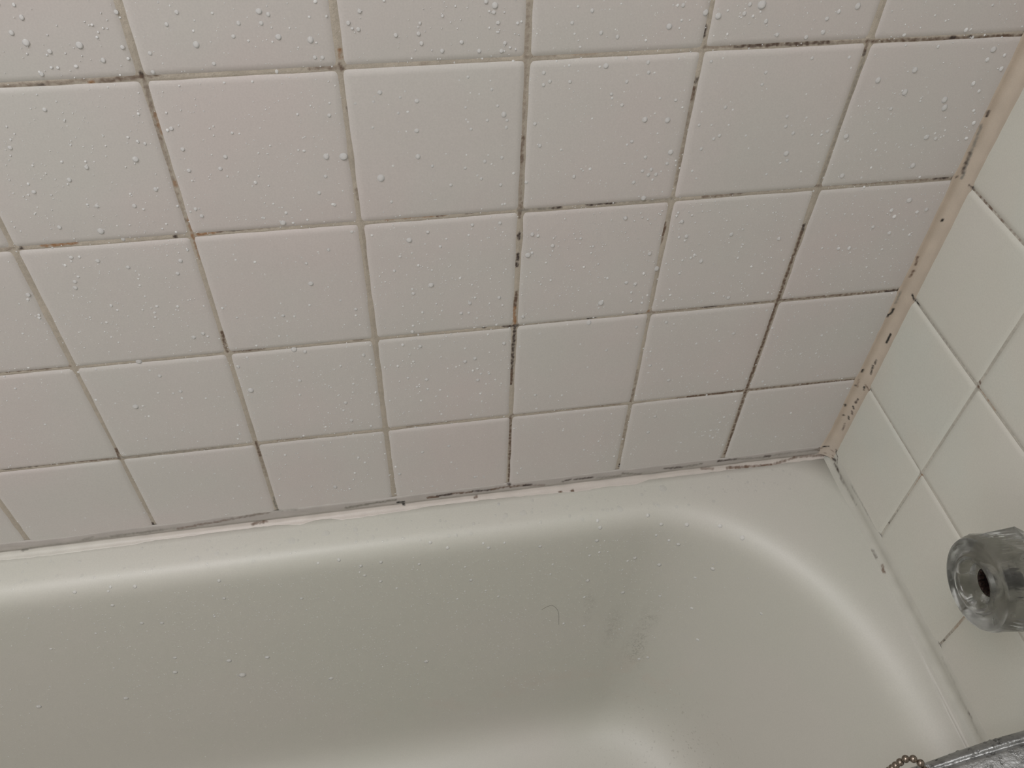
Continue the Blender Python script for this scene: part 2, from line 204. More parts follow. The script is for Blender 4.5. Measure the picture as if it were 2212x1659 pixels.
scuff = t.ramp(t.noise(420.0, 5, 0.75).outputs[0], [(0.47, (0, 0, 0)), (0.56, (1, 1, 1))]).outputs[0]
patch = t.ramp(t.noise(75.0, 3, 0.6).outputs[0], [(0.38, (0, 0, 0)), (0.50, (1, 1, 1))]).outputs[0]
for cen, rad in (((-0.187, -0.08, -0.150), (0.013, 0.05, 0.028)), ((-0.193, -0.08, -0.19), (0.012, 0.05, 0.04)), ((-0.197, -0.085, -0.225), (0.02, 0.05, 0.05)),
                 ((-0.227, -0.08, -0.17), (0.013, 0.05, 0.05)), ((-0.257, -0.08, -0.12), (0.009, 0.05, 0.04))):
    c = t.mix(times(times(times(blob(cen, rad), scuff), patch), 0.42), c, (0.20, 0.19, 0.16))
spk = t.ramp(t.noise(260.0, 2, 0.4).outputs[0], [(0.66, (0, 0, 0)), (0.71, (1, 1, 1))]).outputs[0]
c = t.mix(times(times(blob((-0.15, -0.17, -0.33), (0.17, 0.12, 0.10)), spk), 0.4), c, (0.16, 0.14, 0.11))
soap = t.ramp(t.noise(28.0, 3, 0.6).outputs[0], [(0.50, (0, 0, 0)), (0.66, (1, 1, 1))]).outputs[0]
for cen, rad in (((-0.20, -0.11, -0.27), (0.20, 0.1, 0.07)), ((-0.42, -0.1, -0.27), (0.16, 0.1, 0.05))):
    c = t.mix(times(times(blob(cen, rad), soap), 0.30), c, (0.58, 0.48, 0.42))
fine = t.ramp(t.noise(900.0, 2, 0.5).outputs[0], [(0.3, (0.94,) * 3), (0.7, (1.0,) * 3)]).outputs[0]
t.set(Base_Color=t.mix(1.0, c, fine, 'MULTIPLY'), Roughness=0.50)
t.set(Normal=t.bump(t.noise(14.0, 2, 0.5).outputs[0], 0.08, 0.003))
t.b.inputs['Specular IOR Level'].default_value = 0.7
M_TUB = t.m

def water(name, painted_light, flat=0.25):
    """see-through shiny water; white in its colour stands in for gathered light"""
    t = NT(name)
    tr = t.n.new('ShaderNodeBsdfTransparent')
    # white diffuse paints in the light a drop would focus; flat evens its shading
    tl = t.n.new('ShaderNodeBsdfDiffuse')
    tl.inputs[0].default_value = (1, 1, 1, 1)
    ge = t.n.new('ShaderNodeNewGeometry')
    sp = t.n.new('ShaderNodeVectorMath')
    sp.operation = 'MULTIPLY'
    sp.inputs[1].default_value = (flat, 1, flat)
    t.l.new(ge.outputs['Normal'], sp.inputs[0])
    t.l.new(sp.outputs[0], tl.inputs['Normal'])
    gl = t.n.new('ShaderNodeBsdfGlossy')
    gl.inputs['Roughness'].default_value = 0.06
    fr = t.n.new('ShaderNodeFresnel')
    fr.inputs[0].default_value = 1.22
    m1 = t.n.new('ShaderNodeMixShader')
    m2 = t.n.new('ShaderNodeMixShader')
    n = t.noise(300.0, 2)
    f = t.ramp(n.outputs[0], [(0.3, (painted_light * 0.8,) * 3), (0.7, (min(1, painted_light * 1.2),) * 3)])
    t.l.new(f.outputs[0], m1.inputs[0])
    t.l.new(tr.outputs[0], m1.inputs[1])
    t.l.new(tl.outputs[0], m1.inputs[2])
    t.l.new(fr.outputs[0], m2.inputs[0])
    t.l.new(m1.outputs[0], m2.inputs[1])
    t.l.new(gl.outputs[0], m2.inputs[2])
    t.l.new(m2.outputs[0], t.n['Material Output'].inputs[0])
    return t.m


M_WATER = water('water_painted_light', 0.50)
M_SPRAY = water('spray_painted_light', 0.68)
M_TUB_DROP = water('enamel_drop_painted_light', 0.34, 1.0)
M_TUB_SPRAY = water('enamel_spray_painted_light', 0.46, 1.0)
M_FILM = water('film_painted_light', 0.10, 1.0)

t = NT('beaded_water')
t.set(Base_Color=(0.9, 0.9, 0.9), Roughness=t.ramp(t.noise(200, 2).outputs[0], [(0.3, (0.02,) * 3), (0.7, (0.08,) * 3)]).outputs[0], IOR=1.33)
t.b.inputs['Transmission Weight'].default_value = 1.0
M_BEADED = t.m

t = NT('clear_acrylic')
t.set(Base_Color=t.ramp(t.noise(70, 3, 0.6).outputs[0], [(0.35, (0.22, 0.225, 0.205)), (0.65, (0.44, 0.44, 0.41))]).outputs[0], Roughness=t.ramp(t.noise(60, 3, 0.6).outputs[0], [(0.35, (0.12,) * 3), (0.7, (0.30,) * 3)]).outputs[0], IOR=1.40)
t.b.inputs['Transmission Weight'].default_value = 0.93
t.set(Normal=t.bump(t.noise(90, 2, 0.5).outputs[0], 0.25, 0.002))
M_ACRYLIC = t.m

t = NT('dull_wet_chrome')
n = t.noise(90.0, 5, 0.7)
t.set(Base_Color=t.ramp(n.outputs[0], [(0.3, (0.20, 0.205, 0.20)), (0.7, (0.38, 0.385, 0.38))]).outputs[0], Metallic=0.75,
      Roughness=t.ramp(t.noise(240.0, 3, 0.6).outputs[0], [(0.3, (0.30,) * 3), (0.7, (0.50,) * 3)]).outputs[0])
t.set(Normal=t.bump(t.noise(380.0, 3, 0.6).outputs[0], 0.5, 0.0012))
M_CHROME = t.m

t = NT('tarnished_bead_metal')
t.set(Base_Color=t.ramp(t.noise(500.0, 3, 0.6).outputs[0], [(0.3, (0.14, 0.11, 0.085)), (0.7, (0.36, 0.31, 0.26))]).outputs[0], Metallic=0.9, Roughness=0.28)
M_BEAD = t.m

t = NT('rusty_screw')
t.set(Base_Color=t.ramp(t.noise(900.0, 3, 0.6).outputs[0], [(0.4, (0.004, 0.003, 0.003)), (0.7, (0.06, 0.03, 0.02))]).outputs[0], Metallic=0.3, Roughness=0.6)
M_SCREW = t.m

t = NT('grey_hair')
t.set(Base_Color=t.ramp(t.noise(200.0).outputs[0], [(0.3, (0.05, 0.045, 0.035)), (0.7, (0.10, 0.09, 0.07))]).outputs[0], Roughness=0.5)
M_HAIR = t.m

t = NT('painted_plaster')
t.set(Base_Color=t.ramp(t.noise(6.0).outputs[0], [(0.3, (0.60, 0.58, 0.53)), (0.7, (0.66, 0.64, 0.59))]).outputs[0], Roughness=0.7)
M_PAINT = t.m
t = NT('floor_vinyl')
t.set(Base_Color=t.ramp(t.noise(9.0).outputs[0], [(0.3, (0.34, 0.31, 0.27)), (0.7, (0.42, 0.39, 0.34))]).outputs[0], Roughness=0.5)
M_FLOOR = t.m
t = NT('lamp_opal_glass')
t.set(Base_Color=t.ramp(t.noise(9.0).outputs[0], [(0.3, (0.8, 0.8, 0.78)), (0.7, (0.85, 0.85, 0.82))]).outputs[0], Roughness=0.3)
t.b.inputs['Emission Color'].default_value = (1.0, 0.96, 0.9, 1)
t.b.inputs['Emission Strength'].default_value = 2.0
M_LAMP = t.m


def mesh_obj(name, verts, faces, mat, parent=None, smooth=True, colors=None, mats=None, mat_idx=None):
    me = bpy.data.meshes.new(name)
    me.from_pydata([tuple(v) for v in verts] if not isinstance(verts, np.ndarray) else verts.tolist(), [], faces if isinstance(faces, list) else faces.tolist())
    for m in (mats or [mat]):
        me.materials.append(m)
    if mat_idx is not None:
        me.polygons.foreach_set('material_index', mat_idx)
    if smooth:
        me.polygons.foreach_set('use_smooth', [True] * len(me.polygons))
    if colors is not None:
        at = me.color_attributes.new('dirt', 'FLOAT_COLOR', 'POINT')
        buf = np.ones((len(verts), 4), dtype=np.float32)
        buf[:, :3] = colors
        at.data.foreach_set('color', buf.ravel())
    me.update()
    o = bpy.data.objects.new(name, me)
    C.objects.link(o)
    if parent is not None:
        o.parent = parent
    return o


def box(name, lo, hi, mat, parent=None):
    x0, y0, z0 = lo
    x1, y1, z1 = hi
    v = [(x, y, z) for x in (x0, x1) for y in (y0, y1) for z in (z0, z1)]
    f = [(0, 1, 3, 2), (4, 6, 7, 5), (0, 4, 5, 1), (2, 3, 7, 6), (0, 2, 6, 4), (1, 5, 7, 3)]
    return mesh_obj(name, v, f, mat, parent, smooth=False)


def empty(name, loc):
    o = bpy.data.objects.new(name, None)
    C.objects.link(o)
    o.location = loc
    return o


def tag(o, label, cat, group=None, kind=None):
    if label:
        o['label'] = label
    if cat:
        o['category'] = cat
    if group:
        o['group'] = group
    if kind:
        o['kind'] = kind
    return o


def grid_faces(nu, nv, off=0, flip=False):
    i, j = np.meshgrid(np.arange(nu - 1), np.arange(nv - 1), indexing='ij')
    a = (i * nv + j + off).ravel()
    q = np.stack([a, a + nv, a + nv + 1, a + 1], 1)
    return q[:, ::-1] if flip else q


def pnoise(P, scale, seed=0.0):
    return np.array([noise.noise((x * scale + seed, y * scale + seed * 1.7, z * scale - seed)) for x, y, z in P])


STAIN_COL = [(0.15, 0.095, 0.065), (0.055, 0.036, 0.03), (0.34, 0.185, 0.09), (0.24, 0.225, 0.195), (0.012, 0.010, 0.009)]


def stain_colors(P, base, stains, radius=0.0014, patchy=0.35, wts=(1, 1, 1)):
    """dirt that sits at given places in the joints, with ragged edges"""
    col = base.copy()
    nz = pnoise(P, 420.0, 3.1)
    nz2 = pnoise(P, 1500.0, 9.0)
    for s in stains:
        a = np.array(s[0:3]) * 1e-4
        b = np.array(s[3:6]) * 1e-4
        kcol = np.array(STAIN_COL[s[6]])
        st = s[7] / 10.0
        d = b - a
        L2 = max(float(d @ d), 1e-12)
        tt = np.clip(((P - a) @ d) / L2, 0, 1)
        low = wts != (1, 1, 1) and max(a[2], b[2]) < 0.0206
        dist = np.linalg.norm((P - (a + tt[:, None] * d)) * np.array((1, 1, 1) if low else wts), axis=1)
        r = radius * (0.5 if low else 1.0) * (1.0 + 0.5 * nz)
        f = np.clip((1.3 - dist / r) * 1.6, 0, 1)
        f = f * np.clip(st * (1.0 + patchy * (nz * 1.6 + nz2)), 0, 1)
        col = col * (1 - f[:, None]) + kcol * f[:, None]
    return col


# ------------------------------------------------------------------ tiled walls
PITCH = 0.1105
RZ = 0.018                      # height of the tub rim
H, CW = 0.0013, 0.0052          # tile cushion height and width of its rounded edge


def tile_profile(L, fine):
    e = np.array([0, 0.0005, 0.0011, 0.0018, 0.0027, 0.0038, 0.0052]) if fine else np.array([0, 0.0025, 0.0052])
    mid = np.linspace(0.0052, L - 0.0052, 5 if fine else 2)[1:-1]
    s = np.concatenate([e, mid, (L - e)[::-1]])
    return s


def tile_h(s, L):
    d = np.minimum(s, L - s)
    q = np.clip(d / CW, 0, 1)
    return 1 - (1 - q) ** 2


def make_wall(name, M3, u_lines, v_lines, fine_u, fine_v, tile_mat, stains, base_col, seed, hw):
    """M3 maps (u along the wall, v up, n out of the wall) to world"""
    A = np.array(M3, dtype=float)
    root = tag(empty(name, (0, 0, 0)), None, None, kind='structure')
    V, F, off = [], [], 0
    r = np.random.default_rng(seed)
    for ui in range(len(u_lines) - 1):
        for vi in range(len(v_lines) - 1):
            u0, u1 = u_lines[ui] + 0.0007, u_lines[ui + 1] - 0.0007
            v0, v1 = v_lines[vi] + 0.0007, v_lines[vi + 1] - 0.0007
            fine = u0 < fine_u and v0 < fine_v
            j = r.normal(0, 0.00022, 4)
            u0 += j[0]; u1 += j[1]; v0 += j[2]; v1 += j[3]
            su, sv = tile_profile(u1 - u0, fine), tile_profile(v1 - v0, fine)
            hu, hv = tile_h(su, u1 - u0), tile_h(sv, v1 - v0)
            uu, vv = np.meshgrid(u0 + su, v0 + sv, indexing='ij')
            # rounded corners: pull the outer corner vertices in
            tilt = r.normal(0, 0.00012, 2)
            nn = H * np.outer(hu, hv) + r.normal(0, 0.00008) + tilt[0] * (uu - u0) / 0.11 + tilt[1] * (vv - v0) / 0.11
            P = np.stack([uu.ravel(), vv.ravel(), nn.ravel()], 1)
            V.append(P)
            F.append(grid_faces(len(su), len(sv), off, flip=False))
            off += len(P)
    V = np.concatenate(V) @ A.T
    F = np.concatenate(F)
    # make faces look out of the wall
    a, b, c_ = V[F[0][0]], V[F[0][1]], V[F[0][2]]
    if np.cross(b - a, c_ - a) @ A[:, 2] < 0:
        F = F[:, ::-1]
    mesh_obj('tiles', V, F, tile_mat, root)
    # grout: wavy strips, one mesh
    V, F, off, tot = [], [], 0, 0
    lines = [('v', u) for u in u_lines[1:-1]] + [('h', v) for v in v_lines[1:-1]]
    for k, (kind, pos) in enumerate(lines):
        lo, hi = (v_lines[0], v_lines[-1]) if kind == 'v' else (u_lines[0], u_lines[-1])
        lim = fine_v if kind == 'v' else fine_u
        isfine = pos < (fine_u if kind == 'v' else fine_v)
        if isfine:
            s = np.concatenate([np.arange(lo, min(lim, hi), 0.001), np.arange(lim, hi + 0.03, 0.03)]) if hi > lim else np.arange(lo, hi, 0.001)
            ac = np.linspace(-0.0034, 0.0034, 15)
        else:
            s = np.arange(lo, hi + 0.03, 0.03)
            ac = np.linspace(-0.0034, 0.0034, 5)
        s = np.clip(s, lo, hi)
        lw = hw * (1 + 0.25 * r.normal()) + (0.00022 if kind == 'v' else 0.0)
        ss, aa = np.meshgrid(s, ac, indexing='ij')
        wob = np.array([noise.noise((x * 60, k * 3.3 + seed, 0)) for x in s])[:, None]
        wob2 = np.array([noise.noise((x * 18, k * 5.3 + seed, 4)) for x in s])[:, None]
        asy = -0.35 if kind == 'h' else 0.0    # smears run over the tile below the joint
        nn = 0.00022 + lw * (1 + 0.5 * wob + 0.5 * np.maximum(wob2, -0.6)) - 0.10 * np.abs(aa - asy * 0.001 * (1 + 1.5 * wob2)) + 0.00005
        if kind == 'v':
            P = np.stack([pos + aa, ss, nn], -1).reshape(-1, 3)
        else:
            P = np.stack([ss, pos + aa, nn], -1).reshape(-1, 3)
        V.append(P)
        f = grid_faces(len(s), len(ac), off)
        F.append(f if kind == 'h' else f[:, ::-1])
        off += len(P)
    # plain mortar bed behind everything
    u0, u1, v0, v1 = u_lines[0], u_lines[-1], v_lines[0], v_lines[-1]
    V.append(np.array([(u0, v0, -0.0002), (u1, v0, -0.0002), (u1, v1, -0.0002), (u0, v1, -0.0002)]))
    F.append(np.array([[off, off + 1, off + 2, off + 3]]))
    V = np.concatenate(V) @ A.T
    F = np.concatenate(F)
    base = np.tile(np.array(base_col), (len(V), 1))
    n1 = pnoise(V, 45.0, seed)[:, None]
    n2 = pnoise(V, 260.0, seed + 5)[:, None]
    base = base * (1 + 0.10 * n1) * (1 + 0.10 * n2)
    cols = stain_colors(V, base, stains, 0.00125, 0.55)
    mesh_obj('grout', V, F, M_GROUT, root, colors=np.clip(cols, 0.004, 1))
    return root


rows_b = [0.134904 + j * PITCH for j in range(-1, 14)] + [1.75]
rows_b[0] = 0.0190
cols_b = [0.0030] + [0.118711 + i * PITCH for i in range(0, 13)] + [1.56]
rows_e = [0.132552 + j * PITCH for j in range(-1, 14)] + [1.75]
rows_e[0] = 0.0190
cols_e = [0.0016] + [0.110973 + i * PITCH for i in range(0, 7)] + [0.90]
make_wall('wall_back', [[-1, 0, 0], [0, 0, -1], [0, 1, 0]], cols_b, rows_b, 1.0, 0.62, M_TILE, STAINS_BACK, (0.505, 0.448, 0.375), 5, 0.00023)
make_wall('wall_right', [[0, 0, -1], [-1, 0, 0], [0, 1, 0]], cols_e, rows_e, 0.42, 0.52, M_TILE_END, STAINS_END, (0.55, 0.525, 0.46), 9, -0.00006)

for nm, lo, hi, m in (('wall_left', (-1.62, -2.4, -0.40), (-1.561, 0.0, 1.75), M_PAINT), ('wall_front', (-1.62, -2.46, -0.40), (0.06, -2.4, 1.75), M_PAINT),
                      ('floor', (-1.62, -2.46, -0.46), (0.06, 0.06, -0.40), M_FLOOR), ('ceiling', (-1.62, -2.46, 1.751), (0.06, 0.06, 1.81), M_PAINT),
                      ('wall_side', (0.001, -2.4, -0.40), (0.06, -0.9, 1.75), M_PAINT)):
    box(nm, lo, hi, m)['kind'] = 'structure'


def lathe(profile, n, axis_fn, flat=False, ang0=0.0):
    V, F = [], []
    for (r_, a_) in profile:
        for k in range(n):
            th = ang0 + 2 * math.pi * k / n
            V.append(axis_fn(r_, th, a_))
    for i in range(len(profile) - 1):
        for k in range(n):
            k2 = (k + 1) % n
            F.append((i * n + k, i * n + k2, (i + 1) * n + k2, (i + 1) * n + k))
    return V, F


# a round opal lamp on the ceiling (out of the frame)
lamp = tag(empty('ceiling_lamp', (LAMP[0], LAMP[1], 1.75)), 'round white opal glass lamp on the bathroom ceiling', 'lamp')
V, F = lathe([(0.001, 0.0), (0.15, 0.0), (0.15, -0.02), (0.145, -0.02)], 32, lambda r_, th, a_: (r_ * math.cos(th), r_ * math.sin(th), a_))
mesh_obj('base', V, F, M_PAINT, lamp)
V, F = lathe([(0.145, -0.02), (0.13, -0.045), (0.08, -0.06), (0.001, -0.064)], 32, lambda r_, th, a_: (r_ * math.cos(th), r_ * math.sin(th), a_))
mesh_obj('lamp_shade', V, F, M_LAMP, lamp)


# ------------------------------------------------------------------ bathtub
def smooth(a, b, x):
    x = min(1, max(0, (x - a) / (b - a)))
    return x * x * (3 - 2 * x)


def loop(xr, xl, yb, yf, rxr, ryr, rxl, ryl, z, n=2.2, N=28):
    """closed rounded-rectangle loop; right end corners rx/ry may differ from the left end's"""
    pts = []

    def corner(cx, cy, rx, ry, a0, a1, m):
        for k in range(m):
            a = a0 + (a1 - a0) * k / (m - 1)
            ca, sa = math.cos(a), math.sin(a)
            pts.append((cx + rx * math.copysign(abs(ca) ** (2 / n), ca), cy + ry * math.copysign(abs(sa) ** (2 / n), sa)))

    def edge(p, q, m):
        for k in range(1, m):
            pts.append((p[0] + (q[0] - p[0]) * k / m, p[1] + (q[1] - p[1]) * k / m))
    # right-front -> right-back corner -> left-back -> left-front -> right-front
    corner(xr - rxr, yb - ryr, rxr, ryr, 0, math.pi / 2, N)
    edge((xr - rxr, yb), (xl + rxl, yb), 40)
    corner(xl + rxl, yb - ryl, rxl, ryl, math.pi / 2, math.pi, N)
    edge((xl, yb - ryl), (xl, yf + ryl), 10)
    corner(xl + rxl, yf + ryl, rxl, ryl, math.pi, 1.5 * math.pi, N)
    edge((xl + rxl, yf), (xr - rxr, yf), 40)
    corner(xr - rxr, yf + ryr, rxr, ryr, 1.5 * math.pi, 2 * math.pi, N)
    edge((xr, yf + ryr), (xr, yb - ryr), 10)
    return [(x, y, z) for x, y in pts]


XR, XL, YB, YF = -0.0030, -1.5570, -0.0035, -0.760
loops = []
# apron and outer edge
loops.append(loop(XR, XL, YB, YF - 0.002, 0.003, 0.003, 0.003, 0.003, -0.3995))
loops.append(loop(XR, XL, YB, YF - 0.002, 0.003, 0.003, 0.003, 0.003, -0.02))
loops.append(loop(XR, XL, YB, YF, 0.003, 0.003, 0.003, 0.003, RZ - 0.006))
loops.append(loop(XR, XL, YB, YF + 0.003, 0.003, 0.003, 0.003, 0.003, RZ))
IR, IL, IB, IF = -0.0140, -1.42, -0.0305, -0.695
for q in (0.3, 0.6, 0.85):
    loops.append(loop(XR + (IR - XR) * q, XL + (IL - XL) * q, YB + (IB - YB) * q, YF + (IF - YF) * q,
                      0.003 + 0.182 * q, 0.003 + 0.242 * q, 0.003 + 0.14 * q, 0.003 + 0.2 * q, RZ - 0.0008 * q, 2.0))
rim_prof = [(-0.002, 0.0010), (0.0, 0.0012), (0.003, 0.0016), (0.006, 0.0024), (0.009, 0.0038), (0.012, 0.0060), (0.0148, 0.0092), (0.0172, 0.0134), (0.0190, 0.0186), (0.0204, 0.0255),
            (0.0220, 0.0360), (0.0240, 0.052), (0.0275, 0.082), (0.0320, 0.120), (0.0370, 0.165), (0.0420, 0.205), (0.0470, 0.252), (0.0510, 0.288), (0.0545, 0.313), (0.0585, 0.330), (0.0635, 0.3415), (0.0705, 0.3500),
            (0.0800, 0.3560), (0.0930, 0.3600), (0.1130, 0.3630), (0.1430, 0.3655), (0.1830, 0.3675), (0.2330, 0.3690)]
for d, dz in rim_prof:
    dz = dz * (1 + 0.10 * smooth(0.04, 0.20, dz))
    t_ = min(1, dz / 0.35)
    dr = d * (1.0 + 0.5 * min(1, d / 0.02) + 0.2 * t_)           # softer roll at the drain end
    dl = d + 0.16 * t_
    z = RZ - dz
    rx, ry = max(0.02, 0.187 - d * 0.6 - 0.035 * t_), max(0.02, 0.246 - d * 0.6 - 0.05 * t_)
    yb, yf = IB - d, IF + d
    if ry > (yb - yf) / 2 - 0.002:
        ry = (yb - yf) / 2 - 0.002
    loops.append(loop(IR - dr, IL + dl, yb, yf, rx, ry, max(0.02, 0.15 - d * 0.4), min((yb - yf) / 2 - 0.002, max(0.02, 0.2 - d * 0.4)), z, 2.0))
n_ = len(loops[0])
V = np.array([p for lp in loops for p in lp])
TAPER = 0.0
_t = np.clip((RZ - V[:, 2]) / 0.38, 0, 1)          # the long side stands steeper towards the back-rest end
V[:, 1] += np.where((V[:, 1] > -0.30) & (V[:, 1] < -0.01), TAPER * _t * np.clip((-V[:, 0] - 0.22) / 0.5, 0, 1) * np.clip((V[:, 1] + 0.30) / 0.15, 0, 1), 0)
F = []
for i in range(len(loops) - 1):
    for k in range(n_):
        k2 = (k + 1) % n_
        F.append((i * n_ + k, i * n_ + k2, (i + 1) * n_ + k2, (i + 1) * n_ + k))
ctr = len(V)
V = np.vstack([V, [[-0.72, -0.37, RZ - 0.4065]]])
last = (len(loops) - 1) * n_
for k in range(n_):
    F.append((last + k, last + (k + 1) % n_, ctr))
tub = tag(empty('bathtub', (-0.78, -0.38, -0.3995)), 'cream enamel bathtub built in against the tiled walls', 'bathtub')
basin = mesh_obj('basin', V - np.array([-0.78, -0.38, -0.3995]), F, M_TUB, tub)
TUB_BVH = BVHTree.FromPolygons([tuple(v) for v in V], F)


# ------------------------------------------------------------------ caulk beads
def ribbon(name, path, prof_fn, base_fn, stains, radius, label, cat, patchy=0.35, wts=(1, 1, 1)):
    """path: list of s values; prof_fn(s) -> list of 3-D points across; base_fn(t across, s) -> colour"""
    V, base = [], []
    m = None
    for s in path:
        pr = prof_fn(s)
        m = len(pr)
        V += pr
        base += [base_fn(i / (m - 1), s) for i in range(m)]
    V = np.array(V)
    base = np.array(base)
    nz = pnoise(V, 90.0, 2.0)[:, None]
    base = base * (1 + 0.07 * nz)
    F = grid_faces(len(path), m)
    # carry the dirt marks from the flat walls onto the curved face of the bead
    bvh = BVHTree.FromPolygons([tuple(v) for v in V], [tuple(int(i) for i in f) for f in F])
    eye = Vector((-0.4365, -0.4771, 0.7077))
    moved = []
    for s in stains:
        s = list(s)
        for k in (0, 3):
            p = Vector(s[k:k + 3]) * 1e-4
            hit = bvh.ray_cast(eye, (p - eye).normalized())[0]
            if hit is None:
                hit = bvh.find_nearest(p)[0] if (bvh.find_nearest(p)[3] or 1) < 0.0022 else p
            s[k:k + 3] = [v * 1e4 for v in hit]
        moved.append(s)
    cols = stain_colors(V, base, moved, radius, patchy, wts)
    o = mesh_obj(name, V, F, M_CAULK, colors=np.clip(cols, 0.004, 1))
    tag(o, label, cat)
    return o


def lerp3(a, b, f):
    return tuple(a[i] + (b[i] - a[i]) * f for i in range(3))


edge_x = np.array([e[0] * 1e-4 for e in CAULK_EDGE])
edge_y = np.array([min(e[1] * 1e-4, -0.0062) for e in CAULK_EDGE])


def back_bead(s):
    x = -s
    ey = float(np.interp(x, edge_x, edge_y)) + 0.0007 * noise.noise((x * 160, 1, 2))
    top = 0.0352 + 0.0025 * noise.noise((x * 14, 7, 1)) + 0.0006 * noise.noise((x * 90, 7, 1))
    out = []
    N = 22
    for i in range(N):
        f = i / (N - 1)
        # path: down the tile face, cove, out on the rim
        if f < 0.5:
            g = f / 0.5
            z = top + (0.0225 - top) * g
            y = -0.00125 - 0.0008 * math.sin(g * math.pi * 0.5) - 0.0004 * smooth(0, 0.12, f)
        else:
            g = (f - 0.5) / 0.5
            a = g * math.pi / 2
            z = 0.0225 + (RZ + 0.0001 - 0.0225) * math.sin(a) ** 0.8
            y = -0.00245 + (ey + 0.00245) * (1 - math.cos(a))
        crack = 0.0008 * math.exp(-((f - 0.52) / 0.05) ** 2)
        y += crack - 0.00035 * noise.noise((x * 70, z * 260, 3)) * smooth(0.05, 0.3, f)
        if i == 0:
            y = -0.0011
        if i == N - 1:
            z = RZ - 0.0006
        out.append((x, y, z))
    return out


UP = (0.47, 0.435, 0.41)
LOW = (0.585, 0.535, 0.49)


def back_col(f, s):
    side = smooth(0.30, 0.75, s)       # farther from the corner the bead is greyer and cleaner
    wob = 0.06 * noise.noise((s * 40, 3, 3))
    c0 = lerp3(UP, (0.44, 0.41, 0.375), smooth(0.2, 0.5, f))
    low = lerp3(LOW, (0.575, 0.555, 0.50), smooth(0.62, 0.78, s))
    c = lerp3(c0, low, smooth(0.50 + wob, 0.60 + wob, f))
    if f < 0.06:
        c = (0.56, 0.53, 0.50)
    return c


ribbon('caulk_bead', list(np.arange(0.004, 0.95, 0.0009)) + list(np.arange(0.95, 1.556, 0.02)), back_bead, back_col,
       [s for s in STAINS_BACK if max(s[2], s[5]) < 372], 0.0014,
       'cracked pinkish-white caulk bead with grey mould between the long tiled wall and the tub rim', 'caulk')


def corner_bead(s):
    """vertical beige bead in the wall corner; s is height"""
    wl = 0.0093 + 0.0010 * noise.noise((s * 12, 2, 2)) + 0.0004 * noise.noise((s * 90, 2, 2)) + 0.006 * max(0, 1 - (s - 0.02) / 0.05) ** 2
    wr = 0.0112 + 0.0012 * noise.noise((s * 10, 5, 2)) + 0.0004 * noise.noise((s * 90, 6, 2))
    out = []
    N = 18
    for i in range(N):
        f = i / (N - 1)
        a = f * math.pi / 2
        x = -0.0018 - wl * (1 - math.sin(a)) ** 1.15
        y = -0.0018 - wr * (1 - math.cos(a)) ** 1.15
        k = 0.0009 * math.sin(f * math.pi)
        x -= k
        y -= k
        x += 0.00025 * noise.noise((s * 60, f * 4, 3))
        if i == 0:
            y = -0.0008
        if i == N - 1:
            x = -0.0008
        out.append((x, y, s))
    return out


def corner_col(f, s):
    c = lerp3((0.475, 0.395, 0.315), (0.52, 0.445, 0.365), smooth(0.2, 0.5, f))
    c = lerp3(c, (0.44, 0.37, 0.30), smooth(0.75, 0.98, f) * 0.6)
    return lerp3((0.55, 0.48, 0.41), c, smooth(0.02, 0.06, s))


ribbon('caulk_bead', list(np.arange(0.0225, 0.66, 0.0009)) + list(np.arange(0.66, 1.75, 0.02)), corner_bead, corner_col,
       [s for s in STAINS_BACK if min(s[0], s[3]) > -160] + [s for s in STAINS_END if min(s[1], s[4]) > -170], 0.00095,
       'beige vertical caulk bead with black mould specks in the corner of the two tiled walls', 'caulk')


def end_bead(s):
    y = -s
    top = 0.0350 + 0.0015 * noise.noise((y * 16, 4, 1))
    out = []
    N = 16
    wd = 0.0078 + 0.0012 * noise.noise((y * 20, 4, 9))
    for i in range(N):
        f = i / (N - 1)
        if f < 0.5:
            g = f / 0.5
            z = top + (0.0245 - top) * g
            x = -0.00135 - 0.0004 * math.sin(g * math.pi * 0.5)
        else:
            a = (f - 0.5) / 0.5 * math.pi / 2
            z = 0.0245 + (RZ + 0.0001 - 0.0245) * math.sin(a)
            x = -0.00175 - (wd - 0.00175) * (1 - math.cos(a))
        if i == 0:
            x = -0.0011
        if i == N - 1:
            z = RZ - 0.0006
        out.append((x, y, z))
    return out


ribbon('caulk_bead', list(np.arange(0.004, 0.42, 0.0012)) + list(np.arange(0.42, 0.76, 0.02)), end_bead,
       lambda f, s: lerp3((0.575, 0.565, 0.51), (0.495, 0.485, 0.43), smooth(0.2, 0.6, f)), STAINS_END, 0.0013,
       'smooth cream caulk bead between the end wall under the knob and the tub rim', 'caulk', 0.6)

# ------------------------------------------------------------------ water drops
def dome(n, rings, h=0.5, sag=0.0):
    V, F = [], []
    prof = [(1.0, -0.25)] + [(q, h * (1 - q ** 2.4)) for q in [1 - 0.8 * (i / rings) ** 1.3 for i in range(rings)]]
    for r_, z in prof:
        for k in range(n):
            th = 2 * math.pi * k / n
            V.append((r_ * math.cos(th), r_ * math.sin(th) * (1 + sag * (math.sin(th) > 0)) , z))
    for i in range(len(prof) - 1):
        for k in range(n):
            k2 = (k + 1) % n
            F.append((i * n + k, i * n + k2, (i + 1) * n + k2, (i + 1) * n + k))
    top = len(V)
    V.append((0, 0, h))
    last = (len(prof) - 1) * n
    for k in range(n):
        F.append((last + k, last + (k + 1) % n, top))
    V.append((0, 0, -0.25))
    for k in range(n):
        F.append((k, top + 1, (k + 1) % n))
    return V, F


